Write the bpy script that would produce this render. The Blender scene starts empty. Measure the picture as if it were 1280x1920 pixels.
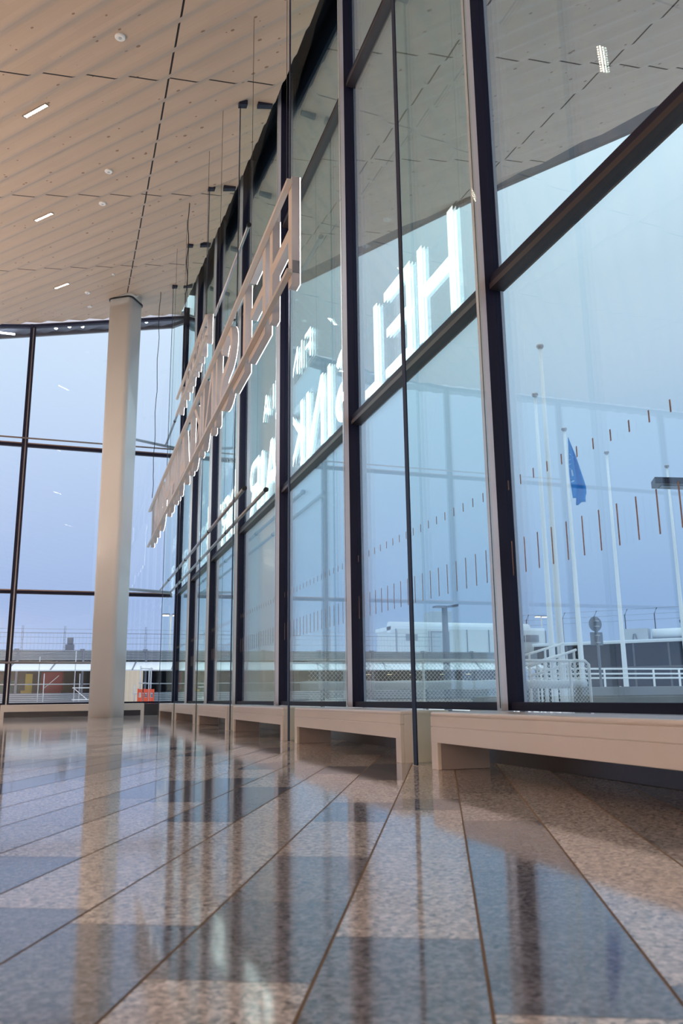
import bpy, bmesh, math, random
from mathutils import Vector, Matrix
random.seed(7)
S = bpy.context.scene
COL = S.collection

# ------------------------------------------------------------------ camera
CAM_YAW, CAM_PITCH, CAM_ROLL = 0.31332, 0.22035, -0.01222
cam = bpy.data.cameras.new('camera'); camo = bpy.data.objects.new('camera', cam); COL.objects.link(camo)
cy, sy, cp, sp = math.cos(CAM_YAW), math.sin(CAM_YAW), math.cos(CAM_PITCH), math.sin(CAM_PITCH)
F = Vector((sy*cp, cy*cp, sp)); R = Vector((cy, -sy, 0)); U = R.cross(F)
c_, s_ = math.cos(CAM_ROLL), math.sin(CAM_ROLL)
R2 = R*c_ + U*s_; U2 = U*c_ - R*s_
camo.matrix_world = Matrix(((R2.x, U2.x, -F.x, 0), (R2.y, U2.y, -F.y, 0), (R2.z, U2.z, -F.z, 0.5), (0, 0, 0, 1)))
cam.sensor_fit = 'VERTICAL'; cam.sensor_height = 36; cam.sensor_width = 24
cam.lens = 1549.46/1920*36; cam.clip_start = 0.05; cam.clip_end = 800
cam.dof.use_dof = True; cam.dof.focus_distance = 11; cam.dof.aperture_fstop = 4.5
S.camera = camo

# ------------------------------------------------------------------ world, lights, exposure
S.view_settings.view_transform = 'Standard'; S.view_settings.look = 'None'
S.view_settings.gamma = 1; S.view_settings.use_curve_mapping = False
S.view_settings.exposure = 0.0
S.cycles.transparent_max_bounces = 64
S.cycles.max_bounces = 12
S.cycles.glossy_bounces = 8
S.cycles.use_denoising = True
S.cycles.sample_clamp_indirect = 6
SKY_STRENGTH = 1.0
LAMP_POWER = 25
CEILING_FILL_POWER = 300
WALL_FILL_POWER = 700
w = bpy.data.worlds.new('sky'); S.world = w; w.use_nodes = True
nt = w.node_tree; nt.nodes.clear()
o_ = nt.nodes.new('ShaderNodeOutputWorld'); bg = nt.nodes.new('ShaderNodeBackground')
tc = nt.nodes.new('ShaderNodeTexCoord'); sx = nt.nodes.new('ShaderNodeSeparateXYZ')
nt.links.new(tc.outputs['Generated'], sx.inputs[0])
cr = nt.nodes.new('ShaderNodeValToRGB')
cr.color_ramp.elements[0].position = 0.0; cr.color_ramp.elements[0].color = (.46, .58, .84, 1)
cr.color_ramp.elements[1].position = 1.0; cr.color_ramp.elements[1].color = (2.0, 2.1, 2.15, 1)
for pos, col in ((.10, (.42, .55, .84, 1)), (.25, (.58, .72, .96, 1)), (.45, (.80, .94, 1.08, 1)), (.62, (1.3, 1.42, 1.52, 1))):
    e = cr.color_ramp.elements.new(pos); e.color = col
nz = nt.nodes.new('ShaderNodeTexNoise'); nz.inputs['Scale'].default_value = 2.2; nz.inputs['Detail'].default_value = 3
nt.links.new(tc.outputs['Generated'], nz.inputs['Vector'])
ma = nt.nodes.new('ShaderNodeMath'); ma.operation = 'MULTIPLY_ADD'; ma.inputs[1].default_value = .12; ma.inputs[2].default_value = -.06
nt.links.new(nz.outputs[0], ma.inputs[0])
ad = nt.nodes.new('ShaderNodeMath'); ad.operation = 'ADD'
nt.links.new(sx.outputs['Z'], ad.inputs[0]); nt.links.new(ma.outputs[0], ad.inputs[1])
nt.links.new(ad.outputs[0], cr.inputs[0])
nt.links.new(cr.outputs[0], bg.inputs[0]); bg.inputs[1].default_value = SKY_STRENGTH
nt.links.new(bg.outputs[0], o_.inputs[0])

def area_light(name, loc, rot, sx_, sy_, power, color):
    l = bpy.data.lights.new(name, 'AREA'); l.shape = 'RECTANGLE'; l.size = sx_; l.size_y = sy_
    l.energy = power; l.color = color
    o = bpy.data.objects.new(name, l); COL.objects.link(o); o.location = loc; o.rotation_euler = rot
    return o
# added fill lights, out of view in the hall, to brighten the timber ceiling
for ux, uy in ((-8, 10), (-7, 17), (-8, 24), (-14, 5), (-14, 14), (-14, 22), (-10, -4)):
    area_light('ceiling_fill', (ux, uy, 2.6), (math.pi, 0, 0), 2.5, 2.5, CEILING_FILL_POWER, (1.0, .83, .68))

# more added fill: brightens the unseen walls so they bounce light onto upright surfaces
for wx in (-20, -13, -6):
    area_light('wall_fill', (wx, -6.5, .6), (math.radians(112), 0, math.pi), 3.0, 1.0, WALL_FILL_POWER, (1.0, .88, .77))
for wy in (0, 9, 18):
    area_light('wall_fill', (-23.5, wy, .6), (math.radians(112), 0, math.radians(90)), 3.0, 1.0, WALL_FILL_POWER*.35, (1.0, .88, .77))

# ------------------------------------------------------------------ materials
def mat(name, col, rough=.5, metal=0, spec=.5, emit=None, estr=0, noise=None, bump=0, coat=0):
    m = bpy.data.materials.new(name); m.use_nodes = True
    n = m.node_tree.nodes; b = n['Principled BSDF']; L = m.node_tree.links
    b.inputs['Base Color'].default_value = (*col, 1); b.inputs['Roughness'].default_value = rough
    b.inputs['Metallic'].default_value = metal; b.inputs['Specular IOR Level'].default_value = spec
    if coat: b.inputs['Coat Weight'].default_value = coat
    if emit: b.inputs['Emission Color'].default_value = (*emit, 1); b.inputs['Emission Strength'].default_value = estr
    if noise:
        sc, amt = noise
        t = n.new('ShaderNodeTexCoord'); z = n.new('ShaderNodeTexNoise'); z.inputs['Scale'].default_value = sc; z.inputs['Detail'].default_value = 4
        mx = n.new('ShaderNodeMix'); mx.data_type = 'RGBA'
        mx.inputs['A'].default_value = (*[c*(1-amt) for c in col], 1); mx.inputs['B'].default_value = (*[min(1, c*(1+amt)) for c in col], 1)
        L.new(t.outputs['Object'], z.inputs['Vector']); L.new(z.outputs[0], mx.inputs['Factor']); L.new(mx.outputs['Result'], b.inputs['Base Color'])
        if bump:
            bp = n.new('ShaderNodeBump'); bp.inputs['Strength'].default_value = bump; bp.inputs['Distance'].default_value = .02
            L.new(z.outputs[0], bp.inputs['Height']); L.new(bp.outputs[0], b.inputs['Normal'])
    return m

def glass(name, tint, gain=1.7, rough=0.0, base=.04, rcol=(1, 1, 1)):
    m = bpy.data.materials.new(name); m.use_nodes = True
    n = m.node_tree.nodes; L = m.node_tree.links; n.clear()
    out = n.new('ShaderNodeOutputMaterial'); mx = n.new('ShaderNodeMixShader')
    tr = n.new('ShaderNodeBsdfTransparent'); tr.inputs[0].default_value = (*tint, 1)
    gl = n.new('ShaderNodeBsdfGlossy'); gl.inputs['Roughness'].default_value = rough; gl.inputs['Color'].default_value = (*rcol, 1)
    g = n.new('ShaderNodeNewGeometry'); dt = n.new('ShaderNodeVectorMath'); dt.operation = 'DOT_PRODUCT'
    L.new(g.outputs['Normal'], dt.inputs[0]); L.new(g.outputs['Incoming'], dt.inputs[1])
    def mth(op, a, b=None):
        q = n.new('ShaderNodeMath'); q.operation = op
        for i, v in enumerate((a, b)):
            if v is None: continue
            if isinstance(v, (int, float)): q.inputs[i].default_value = v
            else: L.new(v, q.inputs[i])
        return q.outputs[0]
    ab = mth('ABSOLUTE', dt.outputs['Value']); om = mth('SUBTRACT', 1.0, ab); p5 = mth('POWER', om, 5.0)
    f = mth('ADD', mth('MULTIPLY', p5, 1-base), base); f = mth('MINIMUM', mth('MULTIPLY', f, gain), .97)
    ga = n.new('ShaderNodeGamma'); ga.inputs[0].default_value = (*tint, 1)      # longer way through the pane when seen aslant
    ct = mth('SQRT', mth('SUBTRACT', 1.0, mth('MULTIPLY', mth('SUBTRACT', 1.0, mth('MULTIPLY', ab, ab)), .56)))
    L.new(mth('DIVIDE', 1.0, ct), ga.inputs[1]); L.new(ga.outputs[0], tr.inputs[0])
    L.new(f, mx.inputs[0]); L.new(tr.outputs[0], mx.inputs[1]); L.new(gl.outputs[0], mx.inputs[2]); L.new(mx.outputs[0], out.inputs[0])
    return m

M = {}
M['frame'] = mat('mullion_paint', (.80, .76, .82), .35, .3, noise=(3, .06))
M['frame_dark'] = mat('dark_frame_paint', (.012, .012, .034), .5, 0, .25)
M['transom'] = mat('transom_paint', (.036, .025, .03), .4)
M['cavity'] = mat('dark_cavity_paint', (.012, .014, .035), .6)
M['facade_glass'] = glass('facade_glass', (.885, .938, .955), 1.1)
M['back_glass'] = glass('back_wall_glass', (.95, .975, 1.0), 1.0)
M['fin_glass'] = glass('fin_glass', (.95, .985, .97), .8)
M['fin_edge'] = mat('glass_edge', (.012, .022, .055), .45, 0, .25)
M['sticker'] = mat('bronze_sticker', (.30, .19, .15), .5)
M['bench'] = mat('bench_lacquer', (.78, .71, .65), .3, 0, .5, noise=(2, .03), coat=.3)
M['bench_shade'] = mat('bench_shaded_lacquer', (.34, .29, .29), .4)  # bench lacquer with the shade under the seat put into its colour
M['stone_dark'] = mat('dark_plinth_stone', (.055, .05, .06), .3, noise=(40, .25))  # dark stone, deepened further for the shade under the benches
M['pillar'] = mat('pillar_paint', (.86, .83, .80), .28, 0, .5, noise=(1.5, .03), coat=.2)
M['letter'] = mat('letter_side_paint', (.74, .70, .72), .45)
M['letter_back'] = mat('letter_back_warmlit', (.72, .61, .53), .5)  # same metal as the sides, warm interior light put into its colour
M['lit'] = mat('lit_letter_face', (1, 1, 1), .5, emit=(1, .99, .97), estr=7)
M['rail'] = mat('sign_rail_paint', (.68, .60, .54), .4)
M['steel'] = mat('brushed_steel', (.42, .43, .47), .3, .85)
M['black'] = mat('black_rubber', (.012, .012, .016), .5)
M['wire'] = mat('dark_steel_wire', (.05, .045, .05), .5)
M['white'] = mat('white_plastic', (.80, .80, .80), .4)
M['lamp_housing'] = mat('lamp_housing', (.25, .22, .20), .5)
M['lamp_led'] = mat('lamp_diode', (1, 1, 1), .5, emit=(1, .88, .70), estr=16)
M['lamp_led_cool'] = mat('soffit_lamp', (1, 1, 1), .5, emit=(.95, .97, 1), estr=6)
M['snow'] = mat('snow', (.82, .85, .90), .8, noise=(.6, .06), bump=.3)
M['asphalt'] = mat('wet_snowy_road', (.60, .60, .62), .6, noise=(.4, .3))
M['concrete'] = mat('concrete', (.30, .31, .32), .8, noise=(1.6, .22))
M['galv'] = mat('galvanised_cladding', (.50, .53, .57), .45, .4, noise=(.8, .08))
M['galv_dark'] = mat('galvanised_post', (.20, .22, .27), .5, .4)
M['roofsheet'] = mat('snowy_canopy_sheet', (.74, .78, .83), .5, noise=(.3, .05))
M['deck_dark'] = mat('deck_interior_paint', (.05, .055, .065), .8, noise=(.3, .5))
M['white_paint'] = mat('white_paint_metal', (.90, .91, .93), .4)
M['cream'] = mat('pale_cladding', (.66, .68, .70), .6, noise=(.5, .05))
M['grille'] = mat('grey_grille', (.25, .26, .30), .6)
M['term_glass'] = mat('dark_window_glass', (.015, .02, .035), .12, 0, .35)
M['term_frame'] = mat('dark_window_frame', (.10, .10, .12), .4)
M['orange'] = mat('orange_plastic', (.75, .10, .04), .5)
M['red'] = mat('red_paint', (.38, .02, .03), .6)
M['yellow'] = mat('yellow_paint', (.65, .45, .04), .6)
M['green'] = mat('dark_green_paint', (.03, .12, .11), .7)
M['tan'] = mat('tan_plaster', (.68, .54, .40), .8, noise=(1, .1))
M['flag'] = mat('blue_flag_cloth', (.012, .22, .62), .7, noise=(2, .15))
M['flag_text'] = mat('pale_flag_print', (.35, .55, .78), .7)
M['pole'] = mat('white_flagpole', (.90, .92, .95), .4)
M['sign_back'] = mat('sign_back_metal', (.22, .26, .32), .5, .4)
M['blue_grey'] = mat('blue_grey_metal', (.16, .19, .26), .5, .3)
M['dark_lamp'] = mat('dark_lamp_metal', (.03, .03, .05), .4)
M['street_glow'] = mat('street_lamp_glow', (1, 1, 1), .5, emit=(1, .66, .36), estr=5)
M['tarp'] = mat('grey_tarp', (.42, .43, .46), .7, noise=(3, .2), bump=.4)
M['hall_wall'] = mat('hall_wall_panel', (.80, .74, .68), .6, noise=(.7, .05))
M['copper'] = mat('bronze_handrail', (.34, .25, .22), .35, .6)

# timber ceiling: boards run diagonally, joints only cut the wide faces
PN = Vector((.757, .653)); PT = Vector((-.653, .757)); PITCH = .522; DROP = .066; WIDE = .72
def ceil_frac(x, y):
    u = (PN.x*x + PN.y*y + .28)/PITCH
    return u - math.floor(u)
def ceil_plane(x, y): return 8.62 + .2*max(x, -5) + .178*y
def ceil_z(x, y):
    f = ceil_frac(x, y)
    return ceil_plane(x, y) - (DROP*f/WIDE if f < WIDE else DROP*(1-f)/(1-WIDE)) + .02
def timber(name, tone, seams_x, rows):
    m = bpy.data.materials.new(name); m.use_nodes = True
    n = m.node_tree.nodes; L = m.node_tree.links; b = n['Principled BSDF']
    b.inputs['Roughness'].default_value = .55; b.inputs['Specular IOR Level'].default_value = .3
    g = n.new('ShaderNodeTexCoord')
    def mth(op, a, b_=None, c=None):
        q = n.new('ShaderNodeMath'); q.operation = op
        for i, v in enumerate((a, b_, c)):
            if v is None: continue
            if isinstance(v, (int, float)): q.inputs[i].default_value = v
            else: L.new(v, q.inputs[i])
        return q.outputs[0]
    s = n.new('ShaderNodeSeparateXYZ'); L.new(g.outputs['Object'], s.inputs[0])
    X, Y = s.outputs['X'], s.outputs['Y']
    u = mth('ADD', mth('MULTIPLY', X, PN.x), mth('MULTIPLY', Y, PN.y))
    v = mth('ADD', mth('MULTIPLY', X, PT.x), mth('MULTIPLY', Y, PT.y))
    def vec(a, b_, c=0.0):
        q = n.new('ShaderNodeCombineXYZ'); L.new(a, q.inputs[0]); L.new(b_, q.inputs[1]); return q.outputs[0]
    # grain
    gr = n.new('ShaderNodeTexNoise'); gr.inputs['Scale'].default_value = 1; gr.inputs['Detail'].default_value = 5
    L.new(vec(mth('MULTIPLY', u, 45.0), mth('MULTIPLY', v, 1.1)), gr.inputs['Vector'])
    # boards, .13 wide, each with a tone of its own
    bi = mth('FLOOR', mth('DIVIDE', mth('ADD', u, .28), PITCH/4))
    wn = n.new('ShaderNodeTexWhiteNoise'); wn.noise_dimensions = '2D'
    L.new(vec(bi, mth('FLOOR', mth('MULTIPLY', mth('ADD', v, mth('MULTIPLY', bi, 1.37)), .28))), wn.inputs['Vector'])
    r1 = n.new('ShaderNodeMix'); r1.data_type = 'RGBA'
    r1.inputs['A'].default_value = (*[t*.86 for t in tone], 1); r1.inputs['B'].default_value = (*[min(1, t*1.08) for t in tone], 1)
    L.new(mth('ADD', mth('MULTIPLY', gr.outputs[0], .65), mth('MULTIPLY', wn.outputs[0], .35)), r1.inputs['Factor'])
    # knots
    vo = n.new('ShaderNodeTexVoronoi'); vo.inputs['Scale'].default_value = 1; vo.inputs['Randomness'].default_value = 1
    L.new(vec(mth('MULTIPLY', u, 5.8), mth('MULTIPLY', v, 3.4)), vo.inputs['Vector'])
    wk = n.new('ShaderNodeSeparateColor'); L.new(vo.outputs['Color'], wk.inputs[0])
    kr = mth('ADD', mth('MULTIPLY', wk.outputs[0], .12), .03)
    kn = mth('LESS_THAN', vo.outputs['Distance'], kr)
    kf = mth('MULTIPLY', kn, .72)
    r2 = n.new('ShaderNodeMix'); r2.data_type = 'RGBA'; r2.inputs['B'].default_value = (tone[0]*.28, tone[1]*.2, tone[2]*.17, 1)
    L.new(r1.outputs['Result'], r2.inputs['A']); L.new(kf, r2.inputs['Factor'])
    # joints on the wide faces
    fr = mth('FRACT', mth('DIVIDE', mth('ADD', u, .28), PITCH))
    wide = mth('MULTIPLY', mth('LESS_THAN', fr, .77), mth('GREATER_THAN', fr, .03))
    j = None
    for a, vals in ((X, seams_x), (Y, rows)):
        for q in vals:
            t = mth('LESS_THAN', mth('ABSOLUTE', mth('SUBTRACT', a, q)), .016)
            j = t if j is None else mth('MAXIMUM', j, t)
    r3 = n.new('ShaderNodeMix'); r3.data_type = 'RGBA'; r3.inputs['B'].default_value = (.008, .006, .006, 1)
    L.new(r2.outputs['Result'], r3.inputs['A']); L.new(mth('MULTIPLY', j, wide), r3.inputs['Factor'])
    L.new(r3.outputs['Result'], b.inputs['Base Color'])
    return m
M['timber'] = timber('pale_timber', (.53, .405, .315), (1.05, -4.0, -9.0), (2.8, 7.8, 12.75, 17.7, 22.75))
M['timber_out'] = timber('outdoor_timber', (.74, .57, .48), (5.9, 9.37), (6.5, 11.6, 15.8, 20.5))

# granite
def granite():
    m = bpy.data.materials.new('polished_granite'); m.use_nodes = True
    n = m.node_tree.nodes; L = m.node_tree.links; b = n['Principled BSDF']
    g = n.new('ShaderNodeTexCoord'); at = n.new('ShaderNodeAttribute'); at.attribute_name = 'tone'
    v1 = n.new('ShaderNodeTexVoronoi'); v1.inputs['Scale'].default_value = 95
    v2 = n.new('ShaderNodeTexNoise'); v2.inputs['Scale'].default_value = 48; v2.inputs['Detail'].default_value = 3; v2.inputs['Roughness'].default_value = .7
    L.new(g.outputs['Object'], v1.inputs['Vector']); L.new(g.outputs['Object'], v2.inputs['Vector'])
    sp_ = n.new('ShaderNodeSeparateColor'); L.new(v1.outputs['Color'], sp_.inputs[0])
    def mth(op, a, b_):
        q = n.new('ShaderNodeMath'); q.operation = op
        for i, v in enumerate((a, b_)):
            if isinstance(v, (int, float)): q.inputs[i].default_value = v
            else: L.new(v, q.inputs[i])
        return q.outputs[0]
    k = mth('ADD', mth('MULTIPLY', sp_.outputs[0], .45), mth('MULTIPLY', v2.outputs[0], .9))   # about .2 .. 1.2
    k = mth('ADD', mth('MULTIPLY', mth('SUBTRACT', k, .67), 2.1), 1.0)
    base = n.new('ShaderNodeValToRGB')
    base.color_ramp.elements[0].position = 0; base.color_ramp.elements[0].color = (.19, .19, .225, 1)
    base.color_ramp.elements[1].position = 1; base.color_ramp.elements[1].color = (.74, .655, .60, 1)
    e = base.color_ramp.elements.new(.5); e.color = (.46, .415, .395, 1)
    L.new(at.outputs['Fac'], base.inputs[0])
    vm = n.new('ShaderNodeVectorMath'); vm.operation = 'SCALE'; L.new(base.outputs[0], vm.inputs[0]); L.new(k, vm.inputs['Scale'])
    L.new(vm.outputs[0], b.inputs['Base Color'])
    b.inputs['Roughness'].default_value = .075; b.inputs['Specular IOR Level'].default_value = .45
    wv = n.new('ShaderNodeTexNoise'); wv.inputs['Scale'].default_value = 1.6; wv.inputs['Detail'].default_value = 2
    L.new(g.outputs['Object'], wv.inputs['Vector'])
    bp = n.new('ShaderNodeBump'); bp.inputs['Strength'].default_value = .025; bp.inputs['Distance'].default_value = .02
    L.new(wv.outputs[0], bp.inputs['Height']); L.new(bp.outputs[0], b.inputs['Normal'])
    return m
M['granite'] = granite()
M['grout'] = mat('tan_grout', (.26, .15, .075), .8)

# ------------------------------------------------------------------ mesh helpers
class MB:
    def __init__(s): s.b = bmesh.new()
    def poly(s, pts): return s.b.faces.new([s.b.verts.new(p) for p in pts])
    def hexa(s, p, bevel=0):
        """p: 4 bottom points then 4 top points, both counter-clockwise from above"""
        v = [s.b.verts.new(q) for q in p]
        fs = [s.b.faces.new([v[i] for i in f]) for f in ((3, 2, 1, 0), (4, 5, 6, 7), (0, 1, 5, 4), (1, 2, 6, 5), (2, 3, 7, 6), (3, 0, 4, 7))]
        if bevel:
            es = {e for f in fs for e in f.edges}
            bmesh.ops.bevel(s.b, geom=list(es), offset=bevel, segments=2, affect='EDGES', profile=.5)
        return s
    def box(s, x0, x1, y0, y1, z0, z1, bevel=0):
        return s.hexa([(x0, y0, z0), (x1, y0, z0), (x1, y1, z0), (x0, y1, z0), (x0, y0, z1), (x1, y0, z1), (x1, y1, z1), (x0, y1, z1)], bevel)
    def bar(s, a, b, wd, ht):
        """rectangular bar from a to b"""
        a, b = Vector(a), Vector(b); d = (b-a).normalized()
        up = Vector((0, 0, 1)) if abs(d.z) < .95 else Vector((0, 1, 0))
        r = d.cross(up).normalized()*wd/2; u = r.cross(d).normalized()*ht/2
        return s.hexa([a-r-u, a+r-u, b+r-u, b-r-u, a-r+u, a+r+u, b+r+u, b-r+u])
    def tube(s, pts, r0, r1=None, seg=10, caps=True):
        r1 = r0 if r1 is None else r1
        pts = [Vector(p) for p in pts]; rings = []; N = len(pts)
        for i, p in enumerate(pts):
            d = (pts[min(i+1, N-1)] - pts[max(i-1, 0)]).normalized()
            up = Vector((0, 0, 1)) if abs(d.z) < .9 else Vector((1, 0, 0))
            a = d.cross(up).normalized(); c = a.cross(d).normalized(); r = r0 + (r1-r0)*i/(N-1)
            rings.append([s.b.verts.new(p + a*r*math.cos(t) + c*r*math.sin(t)) for t in [2*math.pi*k/seg for k in range(seg)]])
        for q, p in zip(rings, rings[1:]):
            for k in range(seg):
                f = s.b.faces.new((q[k], q[(k+1) % seg], p[(k+1) % seg], p[k])); f.smooth = True
        if caps: s.b.faces.new(rings[0][::-1]); s.b.faces.new(rings[-1])
        return s
    def lathe(s, c, prof, seg=20, axis='z'):
        c = Vector(c); rings = []
        for r, h in prof:
            ring = []
            for k in range(seg):
                t = 2*math.pi*k/seg; a, b = r*math.cos(t), r*math.sin(t)
                ring.append(s.b.verts.new(c + (Vector((a, b, h)) if axis == 'z' else Vector((h, a, b)) if axis == 'x' else Vector((a, h, b)))))
            rings.append(ring)
        for q, p in zip(rings, rings[1:]):
            for k in range(seg):
                f = s.b.faces.new((q[k], q[(k+1) % seg], p[(k+1) % seg], p[k])); f.smooth = True
        s.b.faces.new(rings[0][::-1]); s.b.faces.new(rings[-1])
        return s
    def prism(s, outline, z0, z1):
        a = [s.b.verts.new((x, y, z0)) for x, y in outline]; b = [s.b.verts.new((x, y, z1)) for x, y in outline]
        N = len(a)
        for k in range(N): s.b.faces.new((a[k], a[(k+1) % N], b[(k+1) % N], b[k]))
        s.b.faces.new(a[::-1]); s.b.faces.new(b)
        return s
def wloc(o):
    v = Vector((0, 0, 0))
    while o: v = v + o.location; o = o.parent
    return v
def obj(name, mb, m, parent=None, normals=True):
    me = bpy.data.meshes.new(name)
    if normals: bmesh.ops.recalc_face_normals(mb.b, faces=mb.b.faces[:])
    if parent: bmesh.ops.translate(mb.b, verts=mb.b.verts[:], vec=-wloc(parent))
    mb.b.to_mesh(me); mb.b.free()
    for q in (m if isinstance(m, (list, tuple)) else [m]): me.materials.append(q)
    o = bpy.data.objects.new(name, me); COL.objects.link(o)
    if parent: o.parent = parent
    return o
def tag(o, label=None, cat=None, group=None, kind=None):
    if label: o['label'] = label
    if cat: o['category'] = cat
    if group: o['group'] = group
    if kind: o['kind'] = kind
    return o
def thing(name, loc, label, cat, group=None, kind=None):
    o = bpy.data.objects.new(name, None); COL.objects.link(o); o.location = loc; o.empty_display_size = .1
    return tag(o, label, cat, group, kind)
def struct(name, mb, m, label, cat, parent=None):
    return tag(obj(name, mb, m, parent), label, cat, kind='structure')
def dup(root, off, label=None):
    r = root.copy(); COL.objects.link(r); r.location = root.location + Vector(off)
    if label: r['label'] = label
    def rec(src, dst):
        for ch in list(src.children):
            if ch == dst: continue
            c = ch.copy(); COL.objects.link(c); c.parent = dst
            rec(ch, c)
    rec(root, r)
    return r

# ================================================================== the hall: main dimensions
Y0, SP = 5.908, 3.812          # near edge of the first mullion, bay spacing
XF_M = 3.20
XM, XG = 3.26, 3.35            # inner face of mullions, inner glass sheet
YB = 28.6                      # inner face of the back glass wall
XL, YR = -27.0, -10.0
SILL = .40

# ------------------------------------------------------------------ floor
ang = math.radians(24.65); ca, sa = math.cos(ang), math.sin(ang)
def ns(x, y): return x*ca - y*sa, x*sa + y*ca
def xy(n_, s__): return n_*ca + s__*sa, -n_*sa + s__*ca
PW = .312
NEAR = {0: [(-1, 1.49, .95), (1.49, 2.6, .06), (2.6, 3.62, .12), (3.62, 4.6, .7), (4.6, 6, .45)],
        -1: [(-1, 1.3, .3), (1.3, 1.91, .16), (1.91, 2.9, .95), (2.9, 3.93, .92), (3.93, 4.35, .2), (4.35, 5.6, .75)],
        -2: [(0, 1.61, .9), (1.61, 2.21, .15), (2.21, 2.81, .3), (2.81, 3.57, .95), (3.57, 4.2, .25), (4.2, 5.3, .9)],
        -3: [(.5, 1.97, .12), (1.97, 3.59, .85), (3.59, 5.1, .9)],
        -4: [(1, 2.1, .1), (2.1, 3.54, .88), (3.54, 4.9, .12)],
        -5: [(1, 2.2, .9), (2.2, 2.76, .1), (2.76, 4.2, .9)],
        1: [(-1, 1.65, .1), (1.65, 3.0, .95), (3.0, 5, .85)], 2: [(0, 3, .75), (3, 6, .4)], 3: [(0, 3, .3), (3, 6, .25)]}
fb = MB(); tone_vals = []
lay = fb.b.faces.layers.float.new('tone')
rnd = random.Random(3)
def tile(k, s0, s1, tone):
    n0, n1 = .06 + PW*k, .06 + PW*(k+1)
    pts = [xy(n0+.0035, s0+.0012), xy(n1-.0035, s0+.0012), xy(n1-.0035, s1-.0012), xy(n0+.0035, s1-.0012)]
    if all(p[0] > 3.12 or p[0] < XL or p[1] > YB or p[1] < YR for p in pts): return
    f = fb.poly([(p[0], p[1], 0) for p in pts])
    f[lay] = tone
for k in range(-105, 12):
    lst = NEAR.get(k, [])
    spans = [(a, b) for a, b, t in lst]
    for a, b, t in lst: tile(k, a, b, t)
    s__ = -18 + rnd.random()*.9; hi = min(spans)[0] if spans else 99; lo = max(b for a, b in spans) if spans else -99
    while s__ < 30:
        ln = rnd.choice((.62, .93, 1.24))
        t = rnd.choice((.9, .95, .85, .8, .55, .12, .95, .88, .2))
        a, b = s__, s__ + ln
        if spans:
            if a < hi < b: b = hi
            if hi <= a < lo:
                s__ = lo; continue
        if b - a > .02:
            px_, py_ = xy(.06+PW*(k+.5), (a+b)/2)
            if XL-1 < px_ < 4.2 and YR-1 < py_ < YB+1: tile(k, a, b, t)
        s__ = b
for co, no in (((3.12, 0, 0), (1, 0, 0)), ((0, YB-.05, 0), (0, 1, 0)), ((XL, 0, 0), (-1, 0, 0)), ((0, YR, 0), (0, -1, 0))):
    bmesh.ops.bisect_plane(fb.b, geom=fb.b.verts[:]+fb.b.edges[:]+fb.b.faces[:], plane_co=co, plane_no=no, clear_outer=True)
fl = obj('floor', fb, M['granite'])
tag(fl, 'polished granite floor of long pale and dark blue grey slabs', 'floor', kind='structure')
g_ = MB(); g_.box(XL-.1, 3.12, YR-.1, YB+.05, -.06, -.0015)
obj('grout', g_, M['grout'], fl)

# ------------------------------------------------------------------ timber ceiling and the outdoor soffit
def pleats(x0, x1, y0, y1, clip=None):
    mb = MB(); b = mb.b
    us = [PN.x*x + PN.y*y for x in (x0, x1) for y in (y0, y1)]; vs = [PT.x*x + PT.y*y for x in (x0, x1) for y in (y0, y1)]
    k0 = math.floor((min(us)+.28)/PITCH); k1 = math.ceil((max(us)+.28)/PITCH)
    va, vb = min(vs)-.1, max(vs)+.1
    cols = []
    for k in range(k0, k1+1):
        cols += [(k+q)*PITCH-.28 for q in (0, .08, .62, WIDE, .86)]
    rows = [[b.verts.new((PN.x*u + PT.x*v, PN.y*u + PT.y*v, 0)) for v in (va, vb)] for u in cols]
    for p, q in zip(rows, rows[1:]): b.faces.new((p[0], q[0], q[1], p[1]))
    planes = [((x0, 0, 0), (-1, 0, 0)), ((x1, 0, 0), (1, 0, 0)), ((0, y0, 0), (0, -1, 0)), ((0, y1, 0), (0, 1, 0))] + (clip or [])
    for co, no in planes:
        bmesh.ops.bisect_plane(b, geom=b.verts[:]+b.edges[:]+b.faces[:], plane_co=co, plane_no=no, clear_outer=True)
    if x0 < -5 < x1:
        bmesh.ops.bisect_plane(b, geom=b.verts[:]+b.edges[:]+b.faces[:], plane_co=(-5, 0, 0), plane_no=(1, 0, 0))
    for v in b.verts: v.co.z = ceil_z(v.co.x, v.co.y)
    for f in b.faces: f.smooth = True
    return mb
def down(o):
    return o
XE = 3.1
cl = obj('ceiling', pleats(XL-.2, XE, YR-.2, YB-.16), M['timber'])
tag(cl, 'sloping ceiling of pale knotty timber boards in overlapping steps', 'ceiling', kind='structure')
# roof edge outdoors: a long diagonal from beyond the back wall to the right
ex, ey = Vector((6.8, 24.7)), Vector((9.6, 18.1)); e3 = Vector((12.1, 13.45))
def clip_line(a, b):
    d = (b-a).normalized(); nn = Vector((-d.y, d.x))
    if nn.x < 0: nn = -nn
    return ((a.x, a.y, 0), (nn.x, nn.y, 0))
CL = [clip_line(Vector((2.9, 30.0)), ex), clip_line(ex, ey), clip_line(ey, e3)]
so = obj('trim_1', pleats(3.52, 24, -6, 30.0, CL), M['timber_out'])
tag(so, 'outdoor timber soffit of the roof overhang seen through the tall panes', 'soffit', kind='structure')
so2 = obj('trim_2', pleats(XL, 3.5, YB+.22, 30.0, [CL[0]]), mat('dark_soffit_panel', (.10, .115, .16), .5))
tag(so2, 'narrow strip of dark roof overhang beyond the back glass wall', 'soffit', kind='structure')
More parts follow.
